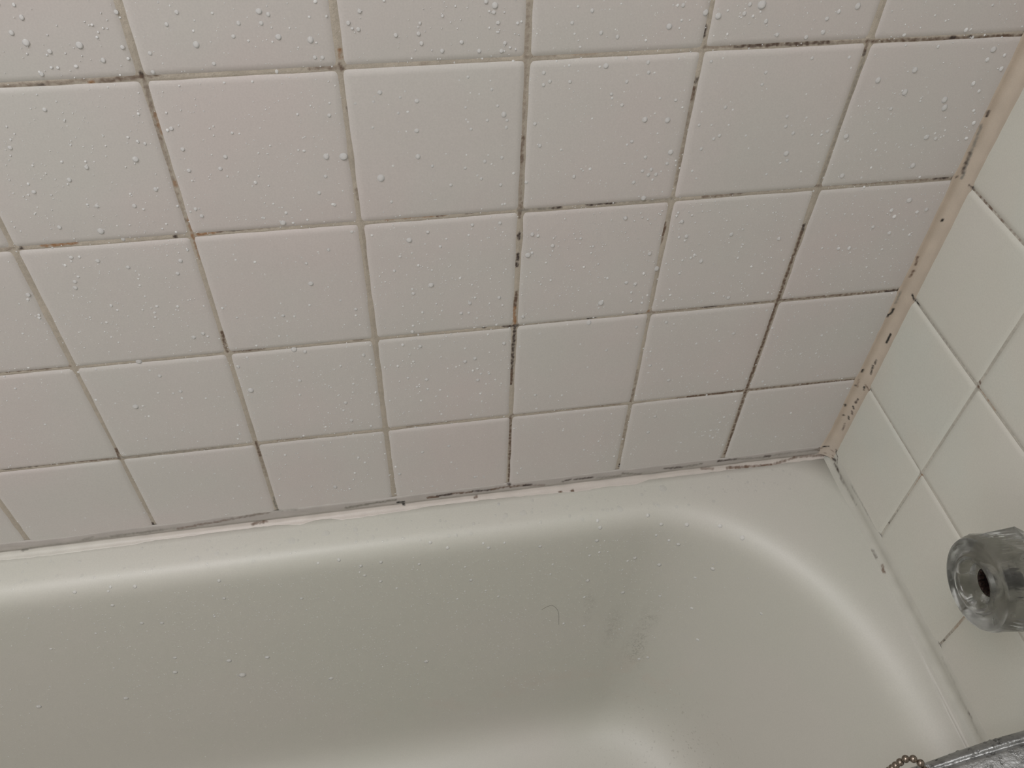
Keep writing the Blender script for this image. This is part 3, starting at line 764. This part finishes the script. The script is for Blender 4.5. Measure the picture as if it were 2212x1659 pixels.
def frame(nrm, down=(0, 0, -1)):
    """x across, y up the slope, z along the normal"""
    z = Vector(nrm).normalized()
    y = -Vector(down)
    y = y - z * y.dot(z)
    if y.length < 1e-3:
        y = Vector((0, 1, 0)) - z * z.y
    y.normalize()
    return y.cross(z).normalized(), y, z


def wall_n(u, v):
    """height of the tile face at this place"""
    cu = min(abs(u - c_) for c_ in cols_b)
    cv = min(abs(v - c_) for c_ in rows_b)
    f = lambda d: 1 - (1 - min(1, max(0, d - 0.0007) / CW)) ** 2
    return max(0.0004, H * f(cu) * f(cv))


CAM = np.array(cam.matrix_world.translation)
ALL = []      # (location, normal, radius, flatness, place)
for a, b, r_ in WALL_DROPS:
    x, z, r_ = a * 1e-4, b * 1e-4, r_ * 1e-5
    ALL.append((Vector((x, -wall_n(-x, z), z)), Vector((0, -1, 0)), r_ * 0.93, 0.46, 'wall'))
for a, b, r_ in TUB_DROPS:
    p0 = Vector(CAM)
    d = (Vector((a * 1e-4, -0.05, b * 1e-4)) - p0).normalized()
    hit = TUB_BVH.ray_cast(p0, d)
    if hit[0] is not None:
        nn = hit[1] if hit[1].dot(d) < 0 else -hit[1]
        ALL.append((hit[0], nn, r_ * 1e-5 * 0.9, 0.42, 'tub'))
for a, b, r_ in RIM_DROPS:
    p0 = Vector((a * 1e-4, max(-0.040, min(b * 1e-4, -0.012)), 0.3))
    hit = TUB_BVH.ray_cast(p0, Vector((0, 0, -1)))
    if hit[0] is not None:
        nn = hit[1] if hit[1].z > 0 else -hit[1]
        ALL.append((hit[0], nn, r_ * 1e-5 * 0.85, 0.13, 'rim'))
ALL.sort(key=lambda e: -e[2] / (e[0] - Vector(CAM)).length)

dv, df = dome(20, 6, 0.5)
DROP_ME = {}
for key, h in (('round', 0.46), ('low', 0.42), ('flat', 0.13)):
    dv, df = dome(20, 6, h)
    me = bpy.data.meshes.new('water_drop')
    me.from_pydata(dv, [], df)
    me.materials.append(M_FILM if h < 0.2 else (M_TUB_DROP if h < 0.45 else M_WATER))
    me.polygons.foreach_set('use_smooth', [True] * len(me.polygons))
    DROP_ME[h] = me

ORD = ['first', 'second', 'third', 'fourth', 'fifth', 'sixth', 'seventh', 'eighth', 'ninth', 'tenth']
used = {}


def drop_label(loc, place, r_):
    u, v = -loc.x, loc.z
    ci = sum(1 for c_ in cols_b[1:] if c_ < u)
    u0 = cols_b[ci]
    fu = (u - u0) / PITCH
    hor = 'right' if fu < 0.34 else ('left' if fu > 0.67 else 'centre')
    if place == 'wall':
        ri = sum(1 for c_ in rows_b[1:] if c_ < v)
        fv = (v - rows_b[ri]) / PITCH
        ver = 'lower' if fv < 0.34 else ('upper' if fv > 0.67 else 'middle')
        where = 'centre' if (ver, hor) == ('middle', 'centre') else ver + ' ' + hor
        return '%%s on %s of %s-row tile, %s column from corner' % (where, ORD[ri], ORD[ci])
    if place == 'rim':
        return '%%s on tub rim, %s part below %s tile column' % (hor, ORD[ci])
    zone = 'high' if v > -0.07 else ('halfway' if v > -0.17 else 'low')
    return '%%s %s on tub inner side, %s part below %s tile column' % (zone, hor, ORD[ci])


labs = []
IND = ALL[:298]
for loc, nn, r_, fl, place in IND:
    labs.append(drop_label(loc, place, r_))
byl = {}
for i, l in enumerate(labs):
    byl.setdefault(l, []).append(i)
final = {}
GRP = {'wall': 'water drops on the long tiled wall', 'tub': 'water drops on the inner side of the tub', 'rim': 'flat water drops on the tub rim'}
for l, idx in byl.items():
    idx.sort(key=lambda i: -IND[i][2])
    names = {1: ['water drop'], 2: ['larger water drop', 'smaller water drop'], 3: ['largest water drop', 'middling water drop', 'smallest water drop']}.get(len(idx))
    if names is None:
        idx2 = sorted(idx, key=lambda i: -IND[i][0].z)
        names = [ORD[k] + ' highest water drop' if k else 'highest water drop' for k in range(len(idx))]
        if l.startswith('%s on tub rim'):
            idx2 = sorted(idx, key=lambda i: IND[i][0].x)
            names = [ORD[k] + ' leftmost water drop' if k else 'leftmost water drop' for k in range(len(idx))]
        idx = idx2
    for i, nm in zip(idx, names):
        final[i] = l % nm
for i, (loc, nn, r_, fl, place) in enumerate(IND):
    o = bpy.data.objects.new('water_drop', DROP_ME[fl])
    C.objects.link(o)
    x, y, z = frame(nn)
    s = r_
    st = 1.0 + random.uniform(0.0, 0.28) if place == 'wall' else 1.0 + random.uniform(-0.1, 0.12)
    if fl < 0.2:
        s *= 1.0
    R = Matrix((x * s, y * s * st, z * s)).transposed().to_4x4()
    R.translation = loc - z * (0.02 * s)
    o.matrix_world = R
    tag(o, final[i], 'water drop', GRP[place])

# the small ones: fine spray nobody could count
small = [(l, n2, r_, f_) for l, n2, r_, f_, pl in ALL[298:]]
taken = [(l.x, l.z) for l, *_ in ALL]


def add_small(loc, nn, r_, fl):
    small.append((loc, nn, r_, fl))


def dens_wall(x, z):
    d = 0.55 + 0.45 * smooth(-0.95, -0.45, x)
    d *= 0.75 + 0.35 * noise.noise((x * 9, z * 9, 4)) + 0.35 * noise.noise((x * 30, z * 30, 8))
    d *= 1.15 - 0.75 * smooth(0.25, 0.62, z)
    if z < 0.05:
        d *= 0.5
    return d


n_try = 0
for _ in range(27000):
    x, z = -rng.uniform(0.012, 1.02), rng.uniform(0.038, 0.66)
    if rng.uniform() > dens_wall(x, z):
        continue
    r_ = 0.00022 * math.exp(abs(rng.normal()) * 0.58)
    r_ = min(r_, 0.0011)
    add_small(Vector((x, -wall_n(-x, z), z)), Vector((0, -1, 0)), r_, 0.46)
for _ in range(13000):
    x, z = -rng.uniform(0.08, 1.0), rng.uniform(-0.33, 0.0)
    d = (0.35 + 0.65 * smooth(-0.85, -0.55, x)) * (1 - smooth(-0.26, -0.10, x)) * (1.1 - 0.75 * smooth(-0.18, -0.32, z) * 1.0)
    d *= 0.9 + 0.5 * noise.noise((x * 12, z * 12, 14))
    if rng.uniform() > d:
        continue
    hit = TUB_BVH.ray_cast(Vector((x, -0.38, z)), Vector((0, 1, 0)))
    if hit[0] is None:
        continue
    nn = hit[1] if hit[1].y < 0 else -hit[1]
    r_ = 0.00023 * math.exp(abs(rng.normal()) * 0.5)
    add_small(hit[0], nn, min(r_, 0.0009), 0.4)
for _ in range(420):
    x, y = -rng.uniform(0.05, 1.0), -rng.uniform(0.012, 0.038)
    if rng.uniform() > 0.3 + 0.7 * smooth(0.02, 0.05, -y):
        continue
    hit = TUB_BVH.ray_cast(Vector((x, y, 0.2)), Vector((0, 0, -1)))
    nn = hit[1] if hit[1].z > 0 else -hit[1]
    add_small(hit[0], nn, rng.uniform(0.0005, 0.0015), 0.14)


def drops_mesh(name, items, nseg, rings, label, cat, mats=None):
    V, F, off, MI = [], [], 0, []
    cache = {}
    for loc, nn, r_, fl in items:
        big = r_ > 0.0007
        key = (fl, big)
        if key not in cache:
            vv, ff = dome(12 if big else nseg, 4 if big else rings, fl)
            cache[key] = (np.array(vv), ff)
        vv, ff = cache[key]
        x, y, z = frame(nn)
        st = 1.0 + random.uniform(-0.1, 0.3)
        P = vv[:, 0:1] * np.array(x) * r_ + vv[:, 1:2] * np.array(y) * (r_ * st) + vv[:, 2:3] * np.array(z) * r_ + np.array(loc)
        V.append(P)
        F += [tuple(i + off for i in f) for f in ff]
        MI += [1 if fl < 0.2 else 0] * len(ff)
        off += len(P)
    o = mesh_obj(name, np.concatenate(V), F, None, mats=mats or [M_SPRAY, M_FILM], mat_idx=MI)
    return tag(o, label, cat, kind='stuff')


drops_mesh('water_spray', [s for s in small if s[0].y > -0.003], 7, 2, 'fine spray of tiny clear water droplets over the long tiled wall', 'water')
drops_mesh('water_spray', [s for s in small if s[0].y <= -0.003], 7, 2, 'fine spray of tiny clear water droplets over the inside and rim of the tub', 'water', [M_TUB_SPRAY, M_FILM])

# ------------------------------------------------------------------ acrylic tap handle
KC = Vector((-0.0794, -0.2585, 0.2241))
knob = tag(empty('tap_handle', (0.0, KC.y, KC.z)), 'clear faceted acrylic tap handle with open centre hole on the end wall', 'tap')


def kp(r_, th, a_):
    # a_ is depth behind the front face; local to the root at the wall
    return (KC.x + a_, r_ * math.cos(th), r_ * math.sin(th))


# outer body: round face, then zigzag facets
V, F = [], []
N = 8
rings = []
SUB = 8


def ring(r_even, r_odd, a_even, a_odd, rnd=0.0):
    out = []
    for k in range(N * SUB):
        q = k / SUB
        i = int(q)
        f = q - i
        th0, th1 = 2 * math.pi * i / N, 2 * math.pi * (i + 1) / N
        re0, re1 = (r_even, r_odd) if i % 2 == 0 else (r_odd, r_even)
        ae0, ae1 = (a_even, a_odd) if i % 2 == 0 else (a_odd, a_even)
        p0 = Vector(kp(re0, th0, ae0))
        p1 = Vector(kp(re1, th1, ae1))
        pl = p0.lerp(p1, f)
        th = th0 + (th1 - th0) * f
        pr = Vector(kp(re0 + (re1 - re0) * f, th, ae0 + (ae1 - ae0) * f))
        out.append(pl.lerp(pr, rnd))
    return out


rings.append(ring(0.0092, 0.0092, 0.0230, 0.0230, 1))    # bottom of the bore
rings.append(ring(0.0098, 0.0098, 0.0085, 0.0085, 1))    # bore mouth
rings.append(ring(0.0135, 0.0135, 0.0062, 0.0062, 1))    # floor of the cap seat
rings.append(ring(0.0150, 0.0150, 0.0010, 0.0010, 1))
rings.append(ring(0.0158, 0.0158, -0.0012, -0.0012, 1))  # raised lip
rings.append(ring(0.0192, 0.0192, -0.0010, -0.0010, 1))
rings.append(ring(0.0200, 0.0200, 0.0016, 0.0016, 1))
rings.append(ring(0.0272, 0.0272, 0.0000, 0.0000, 1))    # flat face
rings.append(ring(0.0298, 0.0298, 0.0012, 0.0012, 1))
rings.append(ring(0.0312, 0.0312, 0.0046, 0.0046, 1))    # rounded front edge
rings.append(ring(0.0362, 0.0326, 0.0170, 0.0100, 0.0))
rings.append(ring(0.0322, 0.0342, 0.0290, 0.0310, 0.0))
rings.append(ring(0.0330, 0.0300, 0.0400, 0.0380, 0.0))
rings.append(ring(0.0230, 0.0230, 0.0460, 0.0460, 0.6))
rings.append(ring(0.0130, 0.0130, 0.0500, 0.0500, 1))
V = [p for r_ in rings for p in r_]
nn_ = N * SUB
for i in range(len(rings) - 1):
    for k in range(nn_):
        k2 = (k + 1) % nn_
        F.append((i * nn_ + k, i * nn_ + k2, (i + 1) * nn_ + k2, (i + 1) * nn_ + k))
F.append(tuple(range(nn_)))
F.append(tuple(reversed(range((len(rings) - 1) * nn_, len(rings) * nn_))))
kb = mesh_obj('knob', V, F, M_ACRYLIC, knob, smooth=False)
bm = bmesh.new()
bm.from_mesh(kb.data)
bmesh.ops.recalc_face_normals(bm, faces=bm.faces)
for f in bm.faces:
    f.smooth = f.calc_center_median().x < KC.x + 0.0020 and len(f.verts) == 4
bm.to_mesh(kb.data)
bm.free()
kb['label'] = 'clear faceted acrylic knob'
# splined dark socket with screw at the bottom of the bore
V, F = [], []
NS = 32
for (ro, ri, a_) in ((0.0096, 0.0096, 0.0092), (0.0094, 0.0074, 0.0098), (0.0094, 0.0070, 0.0215)):
    for k in range(NS):
        V.append(kp(ro if k % 2 else ri, 2 * math.pi * k / NS, a_))
for i in range(2):
    for k in range(NS):
        k2 = (k + 1) % NS
        F.append((i * NS + k, i * NS + k2, (i + 1) * NS + k2, (i + 1) * NS + k))
F.append(tuple(range(2 * NS, 3 * NS)))
mesh_obj('splined_socket', V, F, M_SCREW, knob, smooth=False)['label'] = 'dark rusty splined hole'
V, F = lathe([(0.0001, 0.0175), (0.0036, 0.0177), (0.0052, 0.0190), (0.0052, 0.0212)], 20, kp)
mesh_obj('screw', V, F, M_SCREW, knob)
V, F = lathe([(0.0120, 0.0475), (0.0110, 0.058), (0.0135, 0.062), (0.030, 0.066), (0.036, 0.071), (0.037, 0.0742)], 40, kp)
mesh_obj('escutcheon', V, F, M_CHROME, knob)['label'] = 'chrome wall flange'

# ------------------------------------------------------------------ tub spout
sp0 = Vector((0, -0.362, 0.12))
spout = tag(empty('tub_spout', sp0), 'grey chrome tub spout wet with drops at the lower right edge', 'spout')
V, F = [], []
NP = 160
sec = []
for i in range(26):
    q = i / 25
    x = -0.0013 - q * 0.140
    topz = 0.1945 - 0.30 * (q * 0.14) - 0.02 * q ** 3
    if q > 0.90:
        e = (q - 0.90) / 0.10
        topz -= 0.012 * e ** 2
    botz = 0.135 - 0.05 * smooth(0.5, 0.95, q) - 0.02 * q
    hw = 0.0295 - 0.002 * q
    shrink = 1.0 if q < 0.9 else math.sqrt(max(0.0, 1 - ((q - 0.9) / 0.1) ** 2 * 0.75))
    sec.append((x, topz, botz, hw * shrink))
for (x, tz, bz, hw) in sec:
    cz, hz = (tz + bz) / 2, (tz - bz) / 2
    for k in range(NP):
        a = 2 * math.pi * k / NP
        ca, sa = math.cos(a), math.sin(a)
        yy = hw * math.copysign(abs(ca) ** 0.55, ca)
        zz = hz * math.copysign(abs(sa) ** 0.55, sa)
        # shallow trough between raised side ridges on the top
        if sa > 0:
            e = abs(yy) / hw
            zz += (-0.0012 * (1 - smooth(0.66, 0.74, e)) - 0.0028 * math.exp(-((e - 0.70) / 0.05) ** 2)) * sa
        V.append((x - sp0.x, -0.362 + yy - sp0.y, cz + zz - sp0.z))
for i in range(len(sec) - 1):
    for k in range(NP):
        k2 = (k + 1) % NP
        F.append((i * NP + k, i * NP + k2, (i + 1) * NP + k2, (i + 1) * NP + k))
F.append(tuple(range((len(sec) - 1) * NP, len(sec) * NP)))
sb_ = mesh_obj('spout_body', V, F, M_CHROME, spout)
V = [Vector(v) + sp0 for v in V]
SP_BVH = BVHTree.FromPolygons([tuple(v) for v in V], F)
kk = mesh_obj('diverter_knob', *lathe([(0.0001, 0.016), (0.005, 0.0155), (0.0065, 0.013), (0.0065, 0.009), (0.003, 0.006), (0.003, -0.004)], 24,
                                      lambda r_, th, a_: (-0.112 + r_ * math.cos(th), r_ * math.sin(th) - 0.008, a_ + 0.142 - 0.12)), M_CHROME, spout)

sd = []
for _ in range(420):
    x, y = -rng.uniform(0.01, 0.138), -0.362 + rng.uniform(-0.028, 0.0285)
    hit = SP_BVH.ray_cast(Vector((x, y, 0.4)), Vector((0, 0, -1)))
    if hit[0] is None:
        continue
    nn = hit[1] if hit[1].z > 0 else -hit[1]
    sd.append((hit[0], nn, rng.uniform(0.0004, 0.0011) * (1.8 if rng.uniform() < 0.15 else 1.0), 0.5))
drops_mesh('water_spray', sd, 10, 3, 'small beads of water standing on the grey chrome spout', 'water', [M_BEADED, M_BEADED])
BEAD_ME = DROP_ME[0.46].copy()
BEAD_ME.materials[0] = M_BEADED
for k, (px, py, rr) in enumerate(((-0.060, -0.3375, 0.0026), (-0.083, -0.3395, 0.0017), (-0.086, -0.3435, 0.0016), (-0.120, -0.3415, 0.0030))):
    hit = SP_BVH.ray_cast(Vector((px, py, 0.4)), Vector((0, 0, -1)))
    nn = hit[1] if hit[1].z > 0 else -hit[1]
    o = bpy.data.objects.new('water_drop', BEAD_ME)
    C.objects.link(o)
    x, y, z = frame(nn)
    R = Matrix((x * rr, y * rr, z * rr)).transposed().to_4x4()
    R.translation = hit[0]
    o.matrix_world = R
    tag(o, ('round water drop on the chrome spout nearest the end wall', 'oval water drop on the middle of the chrome spout', 'smaller water drop beside the middle one on the chrome spout',
            'large water drop on the chrome spout beside the beaded chain')[k], 'water drop', 'water drops on the chrome spout')

# ------------------------------------------------------------------ ball chain looped over the spout nose
ctrl = [Vector(p) for p in ((-0.1462, -0.3330, 0.0900), (-0.1485, -0.3370, 0.1150), (-0.1500, -0.3392, 0.1400), (-0.1500, -0.3398, 0.1545), (-0.1480, -0.3395, 0.1626), (-0.1440, -0.3397, 0.1680), (-0.1380, -0.3450, 0.1672),
                            (-0.1370, -0.3560, 0.1600), (-0.1395, -0.3680, 0.1540), (-0.1440, -0.3780, 0.1440), (-0.1470, -0.3860, 0.1200), (-0.1480, -0.3880, 0.0900))]
pts = []
for i in range(len(ctrl) - 1):
    p0, p1, p2, p3 = ctrl[max(0, i - 1)], ctrl[i], ctrl[i + 1], ctrl[min(len(ctrl) - 1, i + 2)]
    for j in range(20):
        u = j / 20
        pts.append(0.5 * ((2 * p1) + (p2 - p0) * u + (2 * p0 - 5 * p1 + 4 * p2 - p3) * u * u + (3 * p1 - p0 - 3 * p2 + p3) * u ** 3))
root0 = ctrl[5]
chain = tag(empty('bead_chain', root0), 'tarnished ball chain looped over the nose of the chrome spout', 'chain')
bme = bpy.data.meshes.new('bead')
bm = bmesh.new()
bmesh.ops.create_uvsphere(bm, u_segments=20, v_segments=12, radius=0.0024)
for f in bm.faces:
    f.smooth = True
bm.to_mesh(bme)
bm.free()
bme.materials.append(M_BEAD)
acc, prev, last_p = 0.0, pts[0], pts[0]
beads = [pts[0]]
for p_ in pts[1:]:
    acc += (p_ - prev).length
    prev = p_
    if acc >= 0.0046:
        beads.append(p_.copy())
        acc = 0.0
for b_ in beads:
    o = bpy.data.objects.new('bead', bme)
    C.objects.link(o)
    o.parent = chain
    o.location = b_ - root0
V, F = [], []
for i, p_ in enumerate(pts[::3]):
    q_ = pts[min(len(pts) - 1, i * 3 + 1)]
    z = (q_ - p_).normalized() if (q_ - p_).length > 0 else Vector((0, 0, 1))
    x = z.cross(Vector((0, 1, 0))).normalized()
    y = z.cross(x)
    for k in range(6):
        a = 2 * math.pi * k / 6
        V.append(p_ + x * 0.0006 * math.cos(a) + y * 0.0006 * math.sin(a) - root0)
for i in range(len(V) // 6 - 1):
    for k in range(6):
        F.append((i * 6 + k, i * 6 + (k + 1) % 6, (i + 1) * 6 + (k + 1) % 6, (i + 1) * 6 + k))
mesh_obj('link_wire', V, F, M_BEAD, chain)

# ------------------------------------------------------------------ a loose hair on the tub's inner side
hp = [(-0.3147, -0.0817), (-0.3088, -0.0766), (-0.3040, -0.0760), (-0.2985, -0.0854), (-0.2957, -0.0983), (-0.2939, -0.1227)]
hpts = []
for i in range(len(hp) - 1):
    p0, p1, p2, p3 = [Vector((*hp[min(max(j, 0), len(hp) - 1)], 0)) for j in (i - 1, i, i + 1, i + 2)]
    for j in range(8):
        u = j / 8
        q = 0.5 * ((2 * p1) + (p2 - p0) * u + (2 * p0 - 5 * p1 + 4 * p2 - p3) * u * u + (3 * p1 - p0 - 3 * p2 + p3) * u ** 3)
        d = (Vector((q.x, -0.08, q.y)) - Vector(CAM)).normalized()
        hit = TUB_BVH.ray_cast(Vector(CAM), d)
        nn = hit[1] if hit[1].dot(d) < 0 else -hit[1]
        hpts.append(hit[0] + nn * 0.00008)
V, F = [], []
for i, p_ in enumerate(hpts):
    z = (hpts[min(i + 1, len(hpts) - 1)] - hpts[max(i - 1, 0)]).normalized()
    x = z.cross(Vector((0, 1, 0.1))).normalized()
    y = z.cross(x)
    for k in range(5):
        a = 2 * math.pi * k / 5
        V.append(p_ + (x * math.cos(a) + y * math.sin(a)) * 0.00013)
for i in range(len(hpts) - 1):
    for k in range(5):
        F.append((i * 5 + k, i * 5 + (k + 1) % 5, (i + 1) * 5 + (k + 1) % 5, (i + 1) * 5 + k))
tag(mesh_obj('hair_strand', V, F, M_HAIR), 'single thin curved hair stuck to the inner side of the tub', 'hair')
